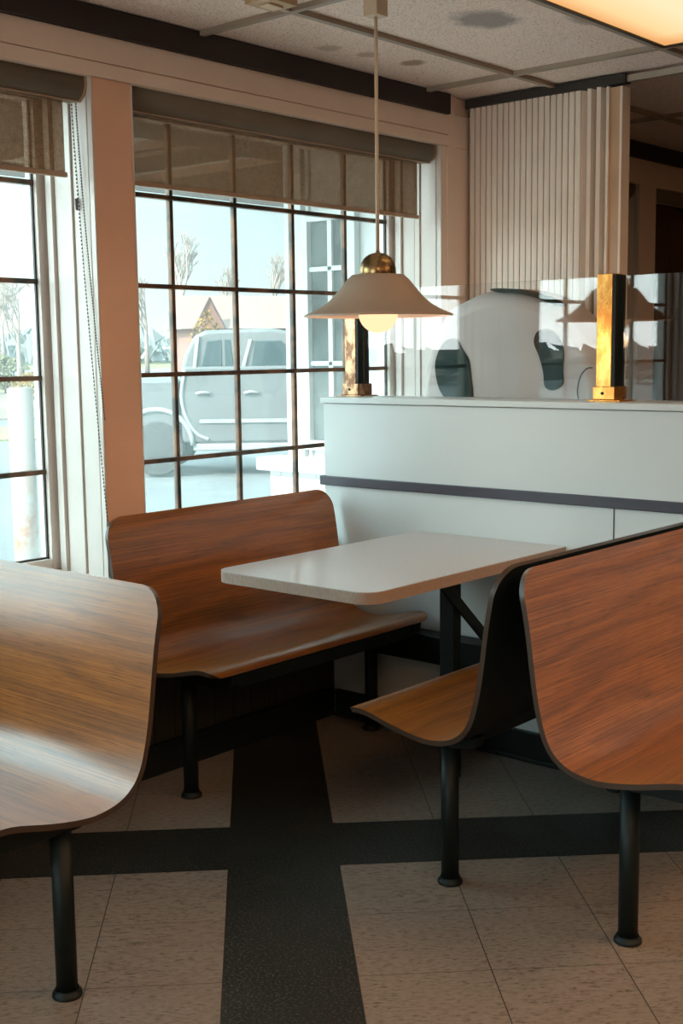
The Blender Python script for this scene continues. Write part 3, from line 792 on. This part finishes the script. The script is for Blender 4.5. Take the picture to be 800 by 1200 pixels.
# local x: 0 at rear cab edge/wheel centre ; +x front
side([(-1.35,.62),(-1.35,1.30),(.02,1.32),(.02,.62)], 'bed', M['truck'])
side([(.05,.45),(.04,1.42),(.10,1.50),(1.95,1.50),(2.0,1.40),(2.0,.45)], 'cab_body', M['truck'])
side([(.04,1.44),(.12,1.70),(.24,1.92),(.40,1.99),(1.30,2.01),(1.52,1.97),(1.95,1.46)], 'cab_roof', M['truck'], .08, W-.08, .06)
side([(2.0,.62),(2.0,1.36),(3.3,1.25),(3.5,1.10),(3.5,.62)], 'hood', M['truck'])
for x_ in (-.30, 2.75):
    for ya_, yb_ in ((-.02,.24),(W-.24,W+.02)): MB().tube((x_,ya_,.38),(x_,yb_,.38),.38,n=36).build('wheel', M['tyre'], tr, bevel=.03)
    wa = MB()
    pts_ = [(x_+.50*math.cos(q), -.012, .42+.50*math.sin(q)) for q in [PI*k/14 for k in range(0,15)]]
    wa.path(pts_, .035, 8); wa.build('wheel_arch', M['truckwhite'], tr)
def win(poly, name='door_window'): MB().prism(poly, .062, .10, 'y').build(name, M['truckglass'], tr, bevel=.01)
win([(.34,1.50),(.42,1.84),(.62,1.86),(.62,1.50)]); win([(.66,1.50),(.66,1.86),(.74,1.86),(.78,1.50)], 'quarter_window'); win([(1.02,1.50),(1.08,1.84),(1.44,1.84),(1.56,1.72),(1.60,1.50)])
for a, b in (((.24,.45),(.30,1.92)), ((.90,1.46),(1.02,1.86))):
    MB().bar((a[0],.03 if a[1] < 1 else .06,1.44),(b[0],.06,b[1]),.05,.05,(0,1,0)).build('pillar', M['truckwhite'], tr, bevel=.01)
for x_ in (.26, .92):
    MB().path([(x_,-.03,1.13),(x_+.10,-.045,1.15),(x_+.20,-.03,1.13)], .02, 8).build('door_handle', M['truckwhite'], tr)
MB().path(cr([(.12,-.01,1.45),(.06,-.012,1.1),(.12,-.012,.8),(.26,-.012,.58),(.42,-.012,.50)], 6), .026, 8).build('door_edge', M['truckwhite'], tr)
MB().path([(.85,-.004,1.45),(.86,-.004,.52)], .010, 6).build('door_seam', M['truckglass'], tr)
MB().bar((.3,-.01,.75),(2.0,-.01,.75),.03,.05).build('side_molding', M['truckwhite'], tr)
MB().box((.2,.0,.34),(2.1,.15,.44)).build('running_board', M['truckwhite'], tr, bevel=.02)

# building wing with its own window
wg = MB(); wg.box((-4.50,4.80,GZ-.1),(-3.46,9.0,2.75)); wo = wg.build('wall_wing', M['extwhite']); struct(wo)
struct(MB().box((-4.53,4.765,.80),(-4.41,4.80,2.7)).box((-4.39,4.782,.80),(-4.37,4.80,2.7)).build('trim_80', M['extwhite'], bevel=.004))
struct(MB().box((-4.58,4.68,GZ-.1),(-3.46,4.80,.78)).build('wall_wing_base', M['brickwhite']))
struct(MB().box((-4.64,4.63,.78),(-3.46,4.80,.85)).build('trim_81', M['extwhite'], bevel=.01))
ww = link(bpy.data.objects.new('window_7', None)); struct(ww); ww.location = (-4.12,4.80,1.5)
MB().box((-.24,-.012,-.56),(.03,-.001,.56)).build('glass_pane', M['extglass'], ww)
m_ = MB()
for a, b, c, d in ((-.29,-.24,-.61,.61),(.03,.08,-.61,.61),(-.24,.03,-.61,-.56),(-.24,.03,.56,.61)): m_.box((a,-.045,c),(b,-.001,d))
m_.box((-.115,-.03,-.56),(-.085,-.0121,.56))
for z in (-.16,.32): m_.box((-.24,-.03,z-.012),(.03,-.0121,z+.012))
m_.build('window_frame', M['extwhite'], ww, bevel=.003)
# porch canopy outside: slatted roof with open gaps
pc = thing('porch_canopy', 'brown porch roof outside with narrow open gaps, showing through the blind', 'canopy', (-5.42,6.2,2.62))
def roof(x0_, x1_, y0_, y1_): MB().box((x0_+5.42,y0_-6.2,0),(x1_+5.42,y1_-6.2,.06)).build('roof_board', M['porch'], pc, bevel=.004)
roof(-7.40,-3.50,2.95,4.66); roof(-5.60,-3.50,4.661,5.20); roof(-7.40,-3.50,5.201,5.62); roof(-5.68,-3.50,5.621,5.95); roof(-7.40,-3.50,5.951,9.40)
roof(-7.40,-7.20,4.661,5.20); roof(-7.40,-7.20,5.621,5.95); roof(-7.199,-5.601,5.02,5.08)
for x_, y_ in ((-7.3,3.05),(-7.3,9.3)): MB().box((x_+5.42-.05,y_-6.2-.05,-2.88),(x_+5.42+.05,y_-6.2+.05,-.001)).build('column', M['extwhite'], pc, bevel=.01)

# trees
random.seed(7)
def tree_mesh(m_, p, d, l, r, depth, spread=.55):
    q = p+d*l; m_.tube(p, q, r, r*.68, n=5 if depth < 3 else 6, caps=False)
    if depth == 0: return
    for k in range(3 if depth > 1 else 4):
        nd = (d + Vector((random.uniform(-1,1), random.uniform(-1,1), random.uniform(-.35,.55)))*spread).normalized()
        tree_mesh(m_, q if k < 2 else p+d*l*.65, nd, l*random.uniform(.62,.82), r*.62, depth-1, spread)
def make_tree(label, h=6):
    t = thing('bare_tree', label, 'tree', (0,0,0), 0, 'bare trees in the distance')
    m_ = MB(); m_.tube((0,0,0),(0,0,h*.22),h*.022,h*.017,n=8); m_.build('trunk', M['bark'], t)
    m_ = MB(); tree_mesh(m_, Vector((0,0,h*.22)), Vector((0,0,1)), h*.20, h*.016, 5); m_.build('branches', M['twig'], t)
    return t
proto = make_tree('bare brown tree standing beyond the guard rail outside the left window')
proto.location = at(22,46); proto.scale = (1.0,1.0,.95)
for px_, d_, s_, lab in ((60,75,1.5,'bare tree behind the column between the two windows'),(-30,70,1.6,'bare tree beyond the left edge of the left window'),(4,90,1.5,'distant bare tree at the left border of the left window'),
    (172,95,1.6,'distant bare tree left of the ochre tree in the big window'),(215,105,2.5,'tall hazy bare tree rising behind the truck cab'),(262,140,2.4,'hazy bare tree behind the house gable'),(318,130,2.5,'hazy bare tree to the right of the house'),(420,110,2.2,'bare tree hidden mostly behind the white wing'),(120,120,1.9,'faint bare tree beyond the field between the windows')):
    t = copy_tree(proto); t.location = at(px_, d_); t.scale = (s_,)*3; t.rotation_euler = (0,0,random.uniform(0,6)); t['label'] = lab
def bush(px_, d_, w, h, mat, label, name='leafy_tree', z=0):
    t = thing(name, label, 'tree', tuple(at(px_, d_)), random.uniform(0,6))
    m_ = MB(); 
    for k in range(420):
        a = random.uniform(0,2*PI); q = random.random(); zz = random.random()
        rr = w/2*math.sqrt(q)*math.sin(PI*min(.98,.12+zz*.85))
        c = Vector((rr*math.cos(a), rr*math.sin(a), h*(.12+.88*zz)+z)); s_ = w*.055
        vs = [m_.bm.verts.new(c+Vector((random.uniform(-1,1),random.uniform(-1,1),random.uniform(-1,1)))*s_) for _ in range(4)]
        for i in ((0,1,2),(0,2,3),(0,3,1),(1,3,2)): m_.bm.faces.new([vs[j] for j in i])
    m_.build('foliage', mat, t)
    MB().tube((0,0,0),(0,0,h*.4+z),w*.04,w*.02,n=7).build('trunk', M['bark'], t); return t
bush(243,60,2.0,3.7,M['leafo'],'ochre yellow tree above the truck cab, left of the house')
bush(31,42,1.3,1.1,M['leafo'],'small orange bush on the far verge outside the left window','bush')
bush(6,55,2.6,1.6,M['leafg'],'low olive bush at the left border beyond the guard rail','bush')
# distant woods (nobody could count them)
random.seed(3)
m_ = MB()
for k in range(5000):
    a = random.uniform(-30, 460); d_ = random.uniform(200,300); p = at(a, d_)
    h = random.uniform(2,6)*(1+.3*math.sin(a*.05)); s_ = random.uniform(.7,1.5)
    vs = [m_.bm.verts.new(p+Vector((random.uniform(-1,1)*s_,random.uniform(-1,1)*s_,random.uniform(0,1)*h))) for _ in range(4)]
    for i in ((0,1,2),(0,2,3),(0,3,1),(1,3,2)): m_.bm.faces.new([vs[j] for j in i])
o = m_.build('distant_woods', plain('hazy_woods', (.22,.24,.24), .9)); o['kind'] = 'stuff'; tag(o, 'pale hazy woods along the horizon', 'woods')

# woods to the south west (they close the view in the reflections of the glass)
random.seed(5); m_ = MB()
for k in range(900):
    x_ = random.uniform(-75,-30); y_ = random.uniform(-70,20)
    if math.hypot(x_, y_) < 38: continue
    h = random.uniform(.8,2.2); s_ = random.uniform(1,2.4); p = Vector((x_,y_,GZ))
    vs = [m_.bm.verts.new(p+Vector((random.uniform(-1,1)*s_,random.uniform(-1,1)*s_,random.uniform(0,1)*h))) for _ in range(4)]
    if Vector((x_,y_,0)).normalized().dot(D) > .93: 
        for v in vs: m_.bm.verts.remove(v)
        continue
    for i in ((0,1,2),(0,2,3),(0,3,1),(1,3,2)): m_.bm.faces.new([vs[j] for j in i])
o = m_.build('roadside_woods', plain('brown_woods', (.18,.11,.08), .9)); o['kind'] = 'stuff'; tag(o, 'brown leafless woods beside the parking lot', 'woods')

# house
hp = at(288, 95)
ho = thing('house', 'pinkish brown house with pale roof beyond the road, above the truck', 'house', tuple(hp), YAW+.35)
MB().prism([(-4.2,0),(-4.2,3.6),(4.2,3.6),(4.2,0)], 0, 6, 'y').build('wall', M['housewall'], ho)
m_ = MB(); m_.prism([(-.5,3.5),(3,6.1),(6.5,3.5)], -4.9, 4.7, 'x'); m_.build('roof', M['houseroof'], ho)
m_ = MB(); m_.prism([(-4.0,3.5),(-2.9,5.7),(-1.8,3.5)], -.62, -.5, 'y'); m_.build('gable', M['housewall'], ho)
MB().bar((-2.9,-.64,5.8),(-4.1,-.64,3.5),.10,.16,(0,1,0)).bar((-2.9,-.64,5.8),(-1.7,-.64,3.5),.10,.16,(0,1,0)).build('gable_trim', M['trimdark'], ho)
MB().box((-.6,-.2,3.35),(4.6,-.05,3.50)).build('eave', M['trimdark'], ho)
for x_ in (-2.6,.4,2.6): MB().box((x_-.5,-.03,1.4),(x_+.5,-.001,2.6)).build('window', M['truckglass'], ho)

# ------------------------------------------------------------------ light
SKYUP, SKYSUN = 1.6, 9.0
w = bpy.data.worlds.new('sky'); scn.world = w; w.use_nodes = True; nt = w.node_tree; nt.nodes.clear()
W_ = NT.__new__(NT); W_.t = nt; W_.m = None
wc = W_.coord('Generated'); wx = W_.sep(wc)
col = W_.ramp(wx[2], [(0, (.92,.97,.95)), (.10, (.72,.95,.95)), (.7, (.50,.74,.80))])
SUN_DIR = Vector((.30,-.85,.62)).normalized()
sd = W_.n('ShaderNodeVectorMath', operation='DOT_PRODUCT'); nt.links.new(wc, sd.inputs[0]); sd.inputs[1].default_value = Vector((-.50,-.78,.36)).normalized()
glow = W_.math('POWER', W_.math('MAXIMUM', W_.math('MULTIPLY_ADD', sd.outputs['Value'], .5, .5), 0.0), 3.6)
up = W_.n('ShaderNodeMapRange'); up.interpolation_type = 'SMOOTHSTEP'; W_.set(up.inputs[0], wx[2]); up.inputs[1].default_value = .10; up.inputs[2].default_value = .60; up.inputs[3].default_value = 0; up.inputs[4].default_value = 1
st = W_.math('ADD', .52, W_.math('ADD', W_.math('MULTIPLY', up.outputs[0], SKYUP), W_.math('MULTIPLY', glow, SKYSUN)))
bg = nt.nodes.new('ShaderNodeBackground'); ot = nt.nodes.new('ShaderNodeOutputWorld')
nt.links.new(col, bg.inputs[0]); nt.links.new(st, bg.inputs[1]); nt.links.new(bg.outputs[0], ot.inputs[0])
sun = bpy.data.lights.new('sun', 'SUN'); sun.energy = 7.5; sun.angle = math.radians(1.5); sun.color = (1.0,.94,.86)
so = link(bpy.data.objects.new('sun', sun)); so.rotation_euler = Vector((.04,-.85,.62)).to_track_quat('Z','Y').to_euler()

def area(name, loc, sx_, sy_, rot, col, e_):
    l = bpy.data.lights.new(name, 'AREA'); l.shape = 'RECTANGLE'; l.size = sx_; l.size_y = sy_; l.color = col; l.energy = e_
    o_ = link(bpy.data.objects.new(name, l)); o_.location = loc; o_.rotation_euler = rot; return o_
# daylight portals in the window openings
for i, (a, b) in enumerate(WIN[:5]):
    o_ = area('window_daylight', (XG-.05,(a+b)/2,1.46), 1.5, b-a, (0,-PI/2,0), (1,1,1), 1); o_.data.cycles.is_portal = True
o_ = area('added_opening_portal', (-1.45,Y0-.1,1.625), 2.5, 1.35, (PI/2,0,0), (1,1,1), 1); o_.data.cycles.is_portal = True
# pendant bulb
pb = bpy.data.lights.new('pendant_glow', 'POINT'); pb.energy = 1.4; pb.color = (1,.62,.32); pb.shadow_soft_size = .05
link(bpy.data.objects.new('pendant_glow', pb)).location = (LX,LY,zr-.075)

# ------------------------------------------------------------------ render look
scn.view_settings.view_transform = 'Standard'; scn.view_settings.look = 'None'; scn.view_settings.gamma = 1; scn.view_settings.use_curve_mapping = False
scn.view_settings.exposure = 0.15
try:
    scn.cycles.use_denoising = True; scn.cycles.max_bounces = 8; scn.cycles.transparent_max_bounces = 24; scn.cycles.glossy_bounces = 4; scn.cycles.diffuse_bounces = 5
    scn.cycles.sample_clamp_indirect = 4
except Exception: pass
